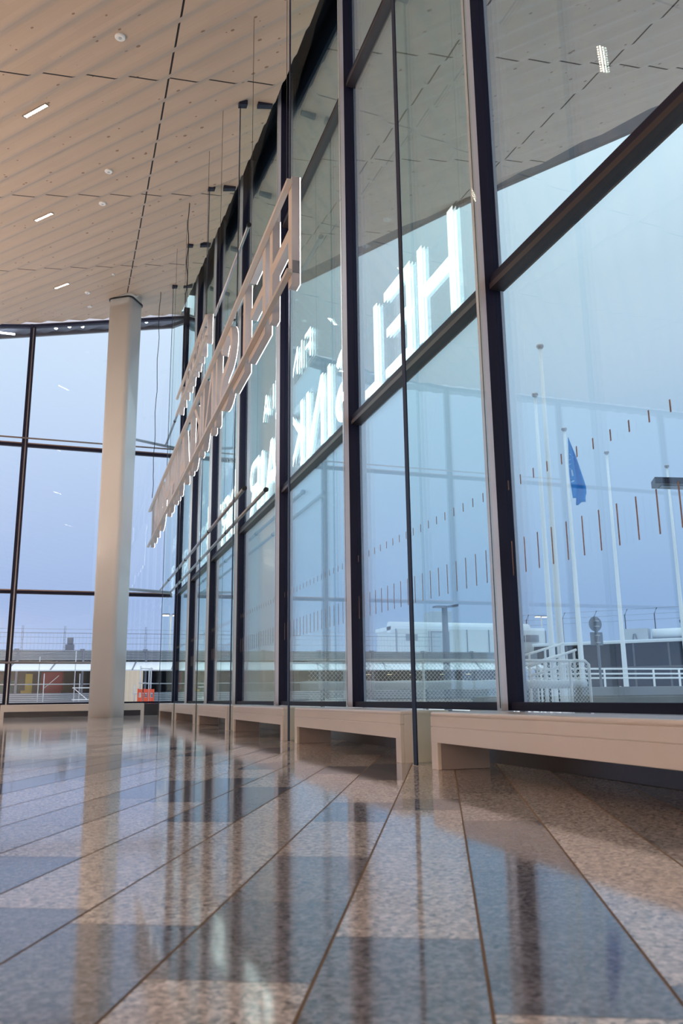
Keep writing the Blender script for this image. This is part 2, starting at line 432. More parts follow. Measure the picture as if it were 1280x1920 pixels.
# roof edge profile along the overhang
mb = MB()
edge = [(3.0, 29.9), (6.8, 24.7), (9.6, 18.1), (12.1, 13.45), (18.0, 2.5), (22.0, -5.0)]
for a, b in zip(edge, edge[1:]):
    mb.bar((*a, ceil_plane(*a)+.12), (*b, ceil_plane(*b)+.12), .12, .5)
a, b = (XL, 29.98), (3.0, 29.98)
mb.bar((-5, 29.98, ceil_plane(-5, 30)+.1), (3.0, 29.98, ceil_plane(3, 30)+.1), .1, .46)
struct('trim_3', mb, M['term_frame'], 'dark metal edge profile running round the roof overhang', 'roof edge')
# dark cavity where the ceiling stops short of the glass
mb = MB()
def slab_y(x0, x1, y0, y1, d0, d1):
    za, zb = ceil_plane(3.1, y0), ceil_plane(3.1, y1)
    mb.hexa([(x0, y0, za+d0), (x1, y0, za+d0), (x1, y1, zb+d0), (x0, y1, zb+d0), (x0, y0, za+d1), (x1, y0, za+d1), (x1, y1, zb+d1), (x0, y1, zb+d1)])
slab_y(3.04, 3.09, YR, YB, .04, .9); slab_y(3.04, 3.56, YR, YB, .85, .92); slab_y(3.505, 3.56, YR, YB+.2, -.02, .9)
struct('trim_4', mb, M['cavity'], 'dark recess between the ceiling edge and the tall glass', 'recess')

# ------------------------------------------------------------------ walls behind and to the left (they close the hall)
mb = MB(); mb.box(XL-.2, XL, YR, YB, 0, 14)
struct('wall_left', mb, M['hall_wall'], 'plain warm panelled wall on the far side of the hall', 'wall')
mb = MB(); mb.box(XL, 3.5, YR-.2, YR, 0, 9)
struct('wall_rear', mb, M['hall_wall'], 'plain warm panelled wall behind the camera', 'wall')

# ------------------------------------------------------------------ the tall glass facade (bays between mullions)
NAMES = ['far left corner']
def facade_bay(i, label):
    """bay between mullion i (near) and mullion i+1 (far); mullion i belongs to it"""
    y0 = Y0 + SP*i; y1 = y0 + SP; last = (i == 5)
    wn = thing('window_%d' % (i+5), (XM, y0, 0), label, 'window', 'tall glass bays of the long facade', 'structure')
    top = ceil_plane(3.1, y0) + .82
    m_ = MB(); m_.box(XF_M, XM, y0, y0+.066, SILL-.02, top); m_.box(3.412, 3.44, y0+.01, y0+.066, -.2, top)
    mu = obj('mullion', m_, M['frame'], wn)
    m_ = MB(); m_.box(XM, 3.338, y0-.001, y0+.078, SILL, top); m_.box(3.338, 3.41, y0+.012, y0+.10, SILL, top)
    m_.box(XF_M-.002, XF_M+.004, y0+.006, y0+.018, SILL, top)
    obj('gasket', m_, M['frame_dark'], wn)
    ya, yb = y0+.066, y1
    for z in (3.955, 9.05):
        t = MB(); t.box(3.30, 3.43, ya+.03, yb-.02, z+.055, z+.13)
        tr_ = obj('transom', t, M['frame_dark'], wn)
        t = MB(); t.box(3.288, 3.43, ya+.03, yb-.02, z, z+.053); obj('drip_cap', t, M['transom'], tr_)
    t = MB(); t.box(3.29, 3.45, ya, yb, SILL-.02, SILL+.045); obj('sill_frame', t, M['frame_dark'], wn)
    gl = MB()
    for x in (XG, XG+.026, XG+.052):
        gl.poly([(x, ya, SILL), (x, yb, SILL), (x, yb, ceil_plane(3.1, yb)+.82), (x, ya, ceil_plane(3.1, ya)+.82)])
    obj('glass_pane', gl, M['facade_glass'], wn)
    st = MB(); n_ = 19
    for k in range(n_):
        y = y0 + .205 + k*.1978
        if y > y1-.03: break
        st.box(XG-.003, XG-.001, y-.006, y+.006, 1.44, 1.72); st.box(XG-.003, XG-.001, y-.006, y+.006, 2.15, 2.23)
    obj('bird_sticker', st, M['sticker'], wn)
    return wn
bays = {-4: 'tall glass bay behind the camera', -3: 'tall glass bay beside the camera', -2: 'tall glass bay just outside the right edge',
        -1: 'nearest tall glass bay, blue flag and sign pole showing through its lower pane',
        0: 'tall glass bay mirroring the first bright letters above the second bench',
        1: 'tall glass bay mirroring the middle bright letters', 2: 'narrow looking glass bay mirroring the white pillar',
        3: 'glass bay just beyond the end of the horizontal tubes', 4: 'slim looking glass bay second from the far corner',
        5: 'slimmest glass bay, in the far corner'}
for i, lb in bays.items(): facade_bay(i, lb)
# dark corner post and plinth
mb = MB(); mb.box(XM-.01, XM+.19, YB-.02, YB+.18, 0, ceil_plane(3.26, YB)+.3)
struct('trim_5', mb, M['frame_dark'], 'dark square corner post where both glass walls meet', 'corner post')
mb = MB(); mb.box(3.085, 3.32, YR, YB, 0, SILL-.03, .004)
struct('baseboard_right', mb, M['stone_dark'], 'dark stone plinth under the long glass facade behind the benches', 'plinth')

# ------------------------------------------------------------------ back glass wall
BW = 5.15; BX = -1.9
def back_bay(n_, x0, x1, label):
    wn = thing('window_%d' % n_, (x0, YB, 0), label, 'window', 'bays of the back glass wall', 'structure')
    tp0, tp1 = ceil_plane(x0, YB), ceil_plane(x1, YB)
    m_ = MB(); m_.box(x0-.10, x0-.015, YB-.05, YB+.10, 0, tp0+.05); m_.box(x0+.03, x0+.085, YB-.01, YB+.14, 0, tp0+.05)
    if x1 < 3: obj('mullion', m_, M['frame_dark'], wn)
    elif True: obj('mullion', m_, M['frame_dark'], wn)
    m_ = MB(); m_.box(x0-.015, x0+.03, YB+.02, YB+.12, 0, tp0+.05); obj('mullion_groove', m_, M['steel'], wn)
    for z in (3.90, 8.86):
        t = MB(); t.box(x0+.085, x1-.1, YB, YB+.12, z, z+.10)
        obj('transom', t, M['frame_dark'], wn)
        t = MB(); t.box(x0+.085, x1-.1, YB-.012, YB+.1, z+.10, z+.135); obj('transom_cap', t, M['copper'], wn)
    t = MB(); t.box(x0+.085, x1-.02, YB, YB+.12, SILL-.02, SILL+.04); obj('sill_frame', t, M['frame_dark'], wn)
    t = MB()
    def sl(d0, d1, ya, yb):
        t.hexa([(x0, ya, tp0+d0), (x1, ya, tp1+d0), (x1, yb, tp1+d0), (x0, yb, tp0+d0), (x0, ya, tp0+d1), (x1, ya, tp1+d1), (x1, yb, tp1+d1), (x0, yb, tp0+d1)])
    sl(-.15, -.05, YB-.02, YB+.12); obj('head_frame', t, M['frame_dark'], wn)
    t = MB()
    sl(-.05, .02, YB-.06, YB+.12); obj('head_trim', t, M['frame'], wn)
    g = MB()
    for y in (YB+.05, YB+.075):
        g.poly([(x0, y, SILL), (x1, y, SILL), (x1, y, tp1), (x0, y, tp0)])
    obj('glass_pane', g, M['back_glass'], wn)
back_bay(12, BX, 3.25, 'wide back wall glass bay behind the white pillar')
back_bay(13, BX-BW, BX, 'back wall glass bay cut by the left edge of the photo')
for k in range(2, 5):
    back_bay(12+k, BX-BW*k, BX-BW*(k-1), 'back wall glass bay number %s left of the photo' % ('', '', 'two', 'three', 'four')[k])
mb = MB(); mb.box(XL, 3.2, YB-.16, YB+.1, 0, SILL-.03)
struct('baseboard_back', mb, M['stone_dark'], 'dark stone plinth under the back glass wall', 'plinth')

# ------------------------------------------------------------------ glass fins
fin_lab = ['tall glass fin with navy edge between the two nearest benches', 'tall glass fin between second and third bench, below the nearest sign letters',
           'tall glass fin from which the horizontal tubes start', 'fourth tall glass fin from the right, a third bench length beyond the tube ends',
           'fifth tall glass fin from the right, second from the far corner', 'farthest tall glass fin, nearest to the corner post']
for i in range(6):
    y = 5.85 + SP*i; zt = ceil_plane(2.46, y) + .06; zt2 = ceil_plane(3.22, y) + .2
    f = thing('glass_fin', (2.46, y, 0), fin_lab[i], 'glass fin', 'glass fins between the benches')
    m_ = MB(); m_.hexa([(2.466, y, .004), (3.182, y, .004), (3.182, y+.066, .004), (2.466, y+.066, .004), (2.466, y, zt), (3.182, y, zt2), (3.182, y+.066, zt2), (2.466, y+.066, zt)])
    obj('glass_plate', m_, M['fin_glass'], f)
    m_ = MB(); m_.hexa([(2.455, y, .004), (2.465, y, .004), (2.465, y+.066, .004), (2.455, y+.066, .004), (2.455, y, zt), (2.465, y, zt), (2.465, y+.066, zt), (2.455, y+.066, zt)])
    tag(obj('front_edge', m_, M['fin_edge'], f), 'dark polished front edge')
    m_ = MB(); m_.box(2.75, 2.87, y-.012, y+.078, .001, .03); obj('floor_clamp', m_, M['steel'], f)
# dark slots in the ceiling that take the fins
for i in range(1, 6):
    y = 5.83 + SP*i
    for a, b in ((2.42, 2.58), (2.78, 3.06)):
        m_ = MB(); z0, z1 = ceil_plane(a, y)-.09, ceil_plane(b, y)-.09
        m_.hexa([(a, y-.06, z0), (b, y-.06, z1), (b, y+.06, z1), (a, y+.06, z0), (a, y-.06, z0+.16), (b, y-.06, z1+.16), (b, y+.06, z1+.16), (a, y+.06, z0+.16)])
        struct('trim_%d' % (5+2*i+(a > 2.6)), m_, M['cavity'], 'dark ceiling slot %s glass fin %s from the right' % ('beside the window over' if a > 2.6 else 'at the front edge of', ('one', 'two', 'three', 'four', 'five', 'six')[i]), 'ceiling slot')

# ------------------------------------------------------------------ benches
def bench(y0, y1, xf, depth, label, group):
    """bench along y, front face at xf, near end y0"""
    t = thing('window_bench', (xf, y0, 0), label, 'bench', group)
    H, U_ = .39, .182; L_ = .105
    m_ = MB()
    m_.box(xf, xf+.03, y0, y1, .2905, H-.03, .003); m_.box(xf, xf+.03, y0, y1, U_, .2855, .003); m_.box(xf+.006, xf+.028, y0+.02, y1-.02, .284, .292)
    for a in (y0, y1-L_): m_.box(xf+.0005, xf+.029, a, a+L_, 0, U_+.004, .003)
    obj('front_panel', m_, M['bench'], t)
    m_ = MB(); m_.box(xf, xf+depth, y0, y1, H-.032, H, .012); obj('seat_top', m_, M['bench'], t)
    for a in (y0, y1-.03):
        m_ = MB(); m_.box(xf+.03, xf+depth, a, a+.03, 0, H-.03, .003); obj('end_panel', m_, M['bench'], t)
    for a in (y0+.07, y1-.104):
        m_ = MB(); m_.box(xf+.029, xf+depth-.02, a, a+.034, .002, H-.033); obj('inner_panel', m_, M['bench_shade'], t)
    m_ = MB(); m_.box(xf+depth-.018, xf+depth, y0+.03, y1-.03, U_+.02, H-.03); obj('back_rail', m_, M['bench_shade'], t)
    return t
bl = ['nearest white bench, cut by the right edge of the photo', 'second white window bench from the right, beyond the first glass fin',
      'third white window bench from the right, under the mirrored pillar', 'fourth white window bench from the right',
      'fifth white window bench from the right', 'sixth white window bench, small and near the far corner', 'white corner bench, last of the row along the tall facade']
b0 = bench(6.145-SP, 5.573, 2.45, .42, bl[0], 'white benches along the tall facade')
for k in range(1, 6): dup(b0, (0, (SP+.004)*k, 0), bl[k])
def bench_x(x0, x1, yf, label):
    t = thing('window_bench', (x0, yf, 0), label, 'bench', 'white benches along the back glass wall')
    H, U_ = .39, .182
    m_ = MB(); m_.box(x0, x1, yf, yf+.03, U_, H-.03, .003)
    for a in (x0, x1-.105): m_.box(a, a+.105, yf, yf+.029, 0, U_+.004)
    obj('front_panel', m_, M['bench'], t)
    m_ = MB(); m_.box(x0, x1, yf, yf+.42, H-.032, H, .012); obj('seat_top', m_, M['bench'], t)
    for a in (x0, x1-.03):
        m_ = MB(); m_.box(a, a+.03, yf+.03, yf+.42, 0, H-.03); obj('end_panel', m_, M['bench'], t)
    return t
bench_x(-1.95, 2.25, 27.3, 'white bench under the back glass wall, behind the pillar')
bench_x(-6.9, -2.35, 27.3, 'white bench under the back glass wall, cut by the left edge')

# ------------------------------------------------------------------ pillar
def rounded(cx, cy_, a, b, r, rot, seg=10):
    pts = []
    for qx, qy, t0 in ((1, 1, 0), (-1, 1, 90), (-1, -1, 180), (1, -1, 270)):
        for k in range(seg+1):
            t = math.radians(t0 + 90*k/seg)
            pts.append((qx*(a-r) + r*math.cos(t), qy*(b-r) + r*math.sin(t)))
    c, s = math.cos(rot), math.sin(rot)
    return [(cx + x*c - y*s, cy_ + x*s + y*c) for x, y in pts]
pt = thing('pillar', (1.06, 26.05, 0), 'tall white rounded pillar standing before the back glass wall', 'pillar')
mb = MB(); ol = rounded(1.055, 26.05, .41, .41, .15, math.radians(-33)); mb.prism(ol, 0, 13.55)
for f in mb.b.faces:
    if len(f.verts) == 4: f.smooth = True
obj('shaft', mb, M['pillar'], pt)
mb = MB(); mb.prism(rounded(1.055, 26.05, .445, .445, .18, math.radians(-33)), 13.26, 13.30)
cv = obj('ceiling_collar', mb, M['black'], pt)

# ------------------------------------------------------------------ bracing tubes
def tube_run(x, z, label, y0=13.66, y1=27.9):
    t = thing('bracing_tube', (x, y0, z), label, 'bracing tube', 'steel tubes tying the glass fins')
    m_ = MB(); m_.tube([(x, y0-.12, z), (x, y1, z)], .034, seg=12); obj('pipe', m_, M['steel'], t)
    m_ = MB(); m_.tube([(x, y0-.16, z), (x, y0-.118, z)], .043, seg=14); obj('end_cap', m_, M['black'], t)
    k = 1
    while y0 + SP*k < y1-.5:
        m_ = MB(); m_.tube([(x, y0-.12+SP*k, z), (x, y0-.02+SP*k, z)], .040, seg=12); obj('collar', m_, M['black'], t); k += 1
tube_run(2.645, 4.0, 'lower steel tube on the hall side, end at middle height', y1=27.62)
tube_run(3.02, 4.0, 'lower steel tube close to the window, end at middle height', y1=27.75)
tube_run(2.66, 9.0, 'upper steel tube on the hall side, running above the sign', y1=27.62)
tube_run(3.12, 9.0, 'upper steel tube close to the window, half hidden by the first letter', y1=27.75)
for z, lb in ((3.97, 'lower steel strut from the corner to behind the pillar'), (9.0, 'upper steel strut from the corner to behind the pillar')):
    m_ = MB(); m_.tube([(3.0, 28.0, z), (1.32, 26.42, z+.02)] if False else [(3.02, 27.92, z), (1.2, 27.1, z), (.9, 26.5, z)], .05, seg=12)
    tag(obj('steel_strut', m_, M['steel'], None), lb, 'strut', 'struts from the corner to the pillar')
for z, lb in ((9.12, 'upper thin tube in front of the back wall transom'),):
    m_ = MB(); m_.tube([(-12, YB-.12, z), (3.15, YB-.12, z)], .028, seg=10)
    tag(obj('wall_tube', m_, M['copper']), lb, 'tube')
m_ = MB(); m_.tube([(-9, YB-.16, 1.70), (.9, YB-.16, 1.68)], .034, seg=12)
hr = obj('handrail', m_, M['copper']); tag(hr, 'bronze handrail in front of the back glass wall', 'handrail')
for x in (-7.1, -1.9, .8):
    m_ = MB(); m_.tube([(x, YB-.16, 1.69), (x, YB+.02, 1.69)], .015, seg=8); obj('bracket', m_, M['steel'], hr)

# ------------------------------------------------------------------ the hanging sign
def arc(cx, cy_, rx, ry, a0, a1, n_=14):
    return [(cx + rx*math.cos(math.radians(a0+(a1-a0)*k/n_)), cy_ + ry*math.sin(math.radians(a0+(a1-a0)*k/n_))) for k in range(n_+1)]
def letter(ch, W, H, t):
    """outlines (first the outer ones, holes too): list of closed loops in a W x H box, stroke t"""
    h = H; m = H/2
    if ch == 'H': return [[(0, 0), (t, 0), (t, m-t*.45), (W-t, m-t*.45), (W-t, 0), (W, 0), (W, h), (W-t, h), (W-t, m+t*.5), (t, m+t*.5), (t, h), (0, h)]]
    if ch == 'E': return [[(0, 0), (W, 0), (W, t*.9), (t, t*.9), (t, m-t*.4), (W*.92, m-t*.4), (W*.92, m+t*.45), (t, m+t*.45), (t, h-t*.9), (W, h-t*.9), (W, h), (0, h)]]
    if ch == 'F': return [[(0, 0), (t, 0), (t, m-t*.6), (W*.9, m-t*.6), (W*.9, m+t*.3), (t, m+t*.3), (t, h-t*.9), (W, h-t*.9), (W, h), (0, h)]]
    if ch == 'L': return [[(0, 0), (W, 0), (W, t*.9), (t, t*.9), (t, h), (0, h)]]
    if ch == 'I': return [[(0, 0), (t, 0), (t, h), (0, h)]]
    if ch == 'T': return [[(W/2-t/2, 0), (W/2+t/2, 0), (W/2+t/2, h-t*.9), (W, h-t*.9), (W, h), (0, h), (0, h-t*.9), (W/2-t/2, h-t*.9)]]
    if ch == 'N': return [[(0, 0), (t, 0), (t, h-t*1.75), (W-t, 0), (W, 0), (W, h), (W-t, h), (W-t, t*1.75), (t, h), (0, h)]]
    if ch == 'K': return [[(0, 0), (t, 0), (t, m-t*.75), (t*1.35, m-t*.35), (W-t*1.25, 0), (W, 0), (t*2.0, m+t*.3), (W-t*.05, h), (W-t*1.3, h), (t, m+t*.55), (t, h), (0, h)]]
    if ch == 'A':
        s = t*1.08; k = .26
        xl = lambda y: (W/2-s*.55)*y/h
        return [[(0, 0), (s, 0), (xl(h*k-.0)+s*.98, h*k), (W-xl(h*k)-s*.98, h*k), (W-s, 0), (W, 0), (W/2+s*.55, h), (W/2-s*.55, h)],
                [(xl(h*(k+.17))+s*1.0, h*(k+.17)), (W-xl(h*(k+.17))-s*1.0, h*(k+.17)), (W/2, h*.86)]]
    if ch == 'V':
        s = t*1.08
        return [[(W/2-s*.55, 0), (W/2+s*.55, 0), (W, h), (W-s, h), (W/2, t*1.3), (s, h), (0, h)]]
    if ch == 'O':
        return [arc(W/2, h/2, W/2, h/2+.01, 0, 348, 30), arc(W/2, h/2, W/2-t, h/2-t*.9, 0, 348, 30)]
    if ch in 'PR':
        y1 = h*.42; r = (h-y1)/2; cx = W-r
        outer = [(0, 0), (t, 0), (t, y1)] + ([(W*.42, y1), (W-t*1.15, 0), (W, 0), (W*.68, y1+.02*h)] if ch == 'R' else []) + arc(cx, y1+r, r, r, -80 if ch == 'R' else -90, 90, 12) + [(0, h)]
        ri = r - t*.9
        inner = [(t, y1+t*.9)] + arc(cx, y1+r, ri, ri, -90, 90, 12) + [(t, h-t*.9)]
        return [outer, inner]
    if ch == 'S':
        r = h/4 + t*.22; cxs = W/2
        # centre line of the stroke, top right to bottom left
        rx = W/2-t/2; ry = (h-t)/4
        c = arc(cxs, h-t/2-ry, rx, ry, 25, 90, 8) + arc(cxs, h-t/2-ry, rx, ry, 90, 250, 16)[1:] + arc(cxs, t/2+ry, rx, ry, 70, -90, 16)[0:] + arc(cxs, t/2+ry, rx, ry, -90, -155, 8)[1:]
        L1, L2 = [], []
        for k, p in enumerate(c):
            a, b = Vector(c[max(k-1, 0)]), Vector(c[min(k+1, len(c)-1)]); d = (b-a).normalized(); nn = Vector((-d.y, d.x))*t*.5
            L1.append((p[0]+nn.x, p[1]+nn.y)); L2.append((p[0]-nn.x, p[1]-nn.y))
        return [L1 + L2[::-1]]
def letter_mesh(loops, ext):
    cu = bpy.data.curves.new('c', 'CURVE'); cu.dimensions = '2D'; cu.fill_mode = 'BOTH'; cu.extrude = ext
    for lp in loops:
        sp__ = cu.splines.new('POLY'); sp__.points.add(len(lp)-1); sp__.use_cyclic_u = True
        for q, p in zip(sp__.points, lp): q.co = (p[0], p[1], 0, 1)
    o = bpy.data.objects.new('c', cu); COL.objects.link(o)
    me = bpy.data.meshes.new_from_object(o.evaluated_get(bpy.context.evaluated_depsgraph_get()))
    bpy.data.objects.remove(o); bpy.data.curves.remove(cu)
    return me
XF, XBk = 2.335, 2.225     # lit front, back of the letters
BASIS = Matrix(((0, 0, 1, 0), (1, 0, 0, 0), (0, 1, 0, 0), (0, 0, 0, 1)))   # outline u -> +y, v -> +z, extrusion -> x
def place_letter(ch, y, z, W, H, t, parent):
    loops = letter(ch, W, H, t)
    base = wloc(parent)
    mid = (XF+XBk)/2 - .004
    me = letter_mesh(loops, (XF-XBk)/2-.004)
    me.transform(Matrix.Translation(Vector((mid, y, z))-base) @ BASIS)
    me.materials.clear(); me.materials.append(M['letter']); me.materials.append(M['letter_back'])
    for p in me.polygons: p.material_index = 1 if p.normal.x < -.9 else 0
    me.name = 'letter'
    o = bpy.data.objects.new('letter', me); COL.objects.link(o); o.parent = parent
    me = letter_mesh(loops, .004); me.transform(Matrix.Translation(Vector((XF-.004, y, z))-base) @ BASIS)
    me.materials.clear(); me.materials.append(M['lit']); me.name = 'lit_face'
    q = bpy.data.objects.new('lit_face', me); COL.objects.link(q)
    q.parent = o
    tag(q, 'white glowing front of the letter')
    return o
big = thing('hanging_sign', (2.2, 8.67, 5.33), 'large hanging sign of two words in glowing letters, seen from behind', 'sign')
H_, T_ = 1.43, .165
lay_big = [('H', 8.67, 1.18), ('E', 10.12, 1.06), ('L', 11.5, .93), ('S', 12.6, 1.16), ('I', 14.08, T_), ('N', 14.55, 1.22), ('K', 16.08, 1.2), ('I', 17.52, T_),
           ('A', 18.3, 1.34), ('I', 19.95, T_), ('R', 20.42, 1.12), ('P', 21.86, 1.1), ('O', 23.2, 1.44), ('R', 24.95, 1.12), ('T', 26.25, 1.05)]
for ch, y, W in lay_big: place_letter(ch, y, 5.275, W, H_, T_, big)
for z in (6.60, 5.41):
    m_ = MB(); m_.box(2.15, 2.222, 8.62, 27.45, z-.03, z+.03, .004); obj('carrier_rail', m_, M['rail'], big)
m_ = MB(); m_.box(2.235, 2.322, 8.664, 8.6695, 5.42, 5.58); obj('rating_plate', m_, M['grille'], big)
small = thing('hanging_sign', (2.2, 15.4, 7.45), 'small hanging sign of one word above the large one, seen from behind', 'sign')
h2, t2 = .62, .08
for ch, y, W in [('F', 15.42, .46), ('I', 16.1, t2), ('N', 16.46, .56), ('A', 17.25, .66), ('V', 17.95, .66), ('I', 18.78, t2), ('A', 19.3, .66)]:
    place_letter(ch, y, 7.45, W, h2, t2, small)
for z in (7.99, 7.54):
    m_ = MB(); m_.box(2.165, 2.222, 15.35, 20.3, z-.022, z+.022, .004); obj('carrier_rail', m_, M['rail'], small)
def wires(parent, ys, z0, x=2.18):
    for y in ys:
        m_ = MB(); m_.tube([(x, y, z0), (x, y, ceil_z(x, y)-.0)], .004, seg=6); wv = obj('suspension_wire', m_, M['wire'], parent)
        m_ = MB(); m_.tube([(x, y, z0-.01), (x, y, z0+.06)], .018, seg=8); obj('wire_clamp', m_, M['steel'], wv)
wires(big, (8.75, 10.9, 13.8, 21.4), 6.6); wires(small, (15.5, 19.2), 8.01)
def cord(y, z0, label):
    pts = []; zt = ceil_z(2.1, y); n_ = 30; rr = random.Random(int(y*10))
    for k in range(n_+1):
        z = z0 + (zt-z0)*k/n_
        pts.append((2.1 + .015*math.sin(k*.9)+rr.uniform(-.006, .006), y + .02*math.sin(k*.7+1), z))
    m_ = MB(); m_.tube(pts, .011, seg=6); tag(obj('power_cord', m_, M['black']), label, 'cord', 'black power cords of the signs')
cord(18.2, 8.0, 'wavy black power cord dropping to the small sign'); cord(25.5, 6.6, 'wavy black power cord dropping to the far end of the large sign')

# ------------------------------------------------------------------ ceiling lamps and detectors
def lamp(x, y, label, power=LAMP_POWER):
    z = ceil_z(x, y) - .012
    # lie along the boards, tilted with the ceiling
    d = Vector((PT.x, PT.y, .2*PT.x + .178*PT.y)).normalized(); f = ceil_frac(x, y)
    nn = Vector((PN.x, PN.y, (.2*PN.x+.178*PN.y) - (DROP/(WIDE*PITCH)))).normalized()
    t = thing('ceiling_lamp', (x, y, z), label, 'ceiling lamp', 'recessed linear lamps in the timber ceiling')
    up = d.cross(nn); up = up if up.z > 0 else -up
    def P(a, b, c): return Vector((x, y, z)) + d*a + nn*b + up*c
    L_, W_ = .31, .042
    m_ = MB(); m_.hexa([P(-L_, -W_, -.008), P(L_, -W_, -.008), P(L_, W_, -.008), P(-L_, W_, -.008), P(-L_, -W_, .02), P(L_, -W_, .02), P(L_, W_, .02), P(-L_, W_, .02)])
    obj('housing', m_, M['lamp_housing'], t)
    m_ = MB()
    for k in range(11):
        for r_ in (-.018, .018):
            a = -L_ + .03 + k*.054
            m_.poly([P(a-.017, r_-.013, -.0095), P(a+.017, r_-.013, -.0095), P(a+.017, r_+.013, -.0095), P(a-.017, r_+.013, -.0095)])
    obj('diode_grid', m_, M['lamp_led'], t)
lamp(-1.17, 13.95, 'nearest glowing linear ceiling lamp, upper left'); lamp(-1.22, 18.9, 'second glowing linear ceiling lamp from the top left')
lamp(-.92, 24.3, 'small glowing linear ceiling lamp left of the pillar top')
lamp(-.6, 9.2, 'glowing linear ceiling lamp above the photo, mirrored in the top right pane')
dl = ['largest round white ceiling disc, near the top edge', 'round white ceiling disc above the seam of the boards, second from the top', 'round white ceiling disc, third from the top',
      'small round ceiling disc left of the pillar head', 'tiny round ceiling disc farthest away, left of the pillar head', 'tiny ceiling disc near the long dark seam']
for (x, y), lb, r_ in zip(((.18, 11.58), (.17, 16.42), (.09, 18.14), (-.17, 25.09), (-.09, 26.7), (.54, 23.39)), dl, (.082, .082, .082, .082, .08, .045)):
    z = ceil_z(x, y)
    t = thing('smoke_detector', (x, y, z-.03), lb, 'smoke detector', 'round white discs on the timber ceiling')
    m_ = MB(); m_.lathe((x, y, z-.035), [(r_*.82, 0), (r_, .012), (r_, .06)], 20); obj('cover', m_, M['white'], t)
    m_ = MB(); m_.lathe((x, y, z-.043), [(r_*.3, 0), (r_*.34, .01)], 14); obj('sensor', m_, M['galv'], t)

# lamps in the soffit outside the back wall
for k, (x, y) in enumerate(((-1.2, 29.35), (-.75, 29.35), (-.3, 29.35), (1.95, 29.35))):
    z = ceil_z(x, y)
    t = MB(); t.lathe((x, y, z-.03), [(.05, 0), (.06, .02), (.06, .05)], 14)
    tag(obj('soffit_lamp', t, M['lamp_led_cool']), ['leftmost round lamp in the soffit beyond the back wall', 'middle round lamp in the soffit beyond the back wall', 'round lamp in the soffit left of the pillar head', 'round lamp in the soffit right of the pillar head'][k], 'soffit lamp', 'small lamps in the outdoor soffit')

m_ = MB(); m_.box(-3.3, -2.55, 29.3, 29.36, ceil_plane(-3, 29.3)-.10, ceil_plane(-3, 29.3)-.05)
tag(obj('soffit_lamp', m_, M['lamp_led_cool']), 'thin linear lamp in the soffit beyond the back wall, at the left edge', 'soffit lamp')

# ================================================================== outdoors
GZ = -.25
mb = MB(); mb.box(-260, 300, -120, 420, GZ-.3, GZ)
struct('ground', mb, M['asphalt'], 'snowy grey forecourt outside the glass walls', 'ground')

def ribbed(x0, x1, y, z0, z1, n_):
    m_ = MB(); st_ = (z1-z0)/n_
    for k in range(n_):
        m_.hexa([(x0, y-.05, z0+st_*k+.02), (x1, y-.05, z0+st_*k+.02), (x1, y+.1, z0+st_*k), (x0, y+.1, z0+st_*k),
                 (x0, y-.05, z0+st_*(k+.52)), (x1, y-.05, z0+st_*(k+.52)), (x1, y+.1, z0+st_*(k+.62)), (x0, y+.1, z0+st_*(k+.62))])
    return m_
dk = thing('parking_deck', (10, 70, GZ), 'long low parking deck with ribbed cladding and snowy canopy, beyond the glass', 'building')
for nm, za, zb, n_ in (('parapet_cladding', 3.62, 4.42, 7), ('lower_cladding', GZ, 1.08, 9)):
    cd = obj(nm, ribbed(-30, 42, 70, za, zb, n_), M['galv'], dk)
    mb = MB(); mb.box(-30, 42, 70.08, 70.18, za, zb); obj('rib_shade', mb, M['galv_dark'], cd)  # dark sheet stands in for the shade between the ribs
mb = MB(); mb.hexa([(-30, 68.2, 2.72), (42, 68.2, 2.72), (42, 70, 3.38), (-30, 70, 3.38), (-30, 68.2, 2.82), (42, 68.2, 2.82), (42, 70, 3.5), (-30, 70, 3.5)])
obj('canopy', mb, M['roofsheet'], dk)
for k in range(24):
    x = -29 + k*3.05
    m_ = MB(); m_.hexa([(x, 68.16, 2.8), (x+.09, 68.16, 2.8), (x+.5, 70, 3.48), (x+.4, 70, 3.48), (x, 68.16, 2.86), (x+.09, 68.16, 2.86), (x+.5, 70, 3.56), (x+.4, 70, 3.56)])
    obj('canopy_rib', m_, M['galv_dark'], dk)
for k in range(15):
    x = -28.6 + k*4.9
    m_ = MB(); m_.box(x, x+.16, 69.9, 70.05, 1.0, 4.5); m_.box(x-.2, x+.16, 69.86, 69.94, 4.3, 4.5); obj('column', m_, M['galv_dark'], dk)
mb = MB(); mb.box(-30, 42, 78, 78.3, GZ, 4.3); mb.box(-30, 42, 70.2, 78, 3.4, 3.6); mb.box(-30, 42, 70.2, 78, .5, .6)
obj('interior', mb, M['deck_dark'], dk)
mb = MB(); mb.box(-30, 42, 70.1, 70.2, 1.72, 1.80); obj('guard_rail', mb, M['galv'], dk)
mb = MB(); mb.box(-30, 42, 70.2, 92, 4.0, 4.2); obj('roof', mb, M['snow'], dk)
for x in (26.0, 28.1, 30.4, 33.5, 36.2):
    m_ = MB(); m_.box(x, x+.5, 73.5, 73.6, 2.5, 2.53); obj('strip_light', m_, M['street_glow'], dk)
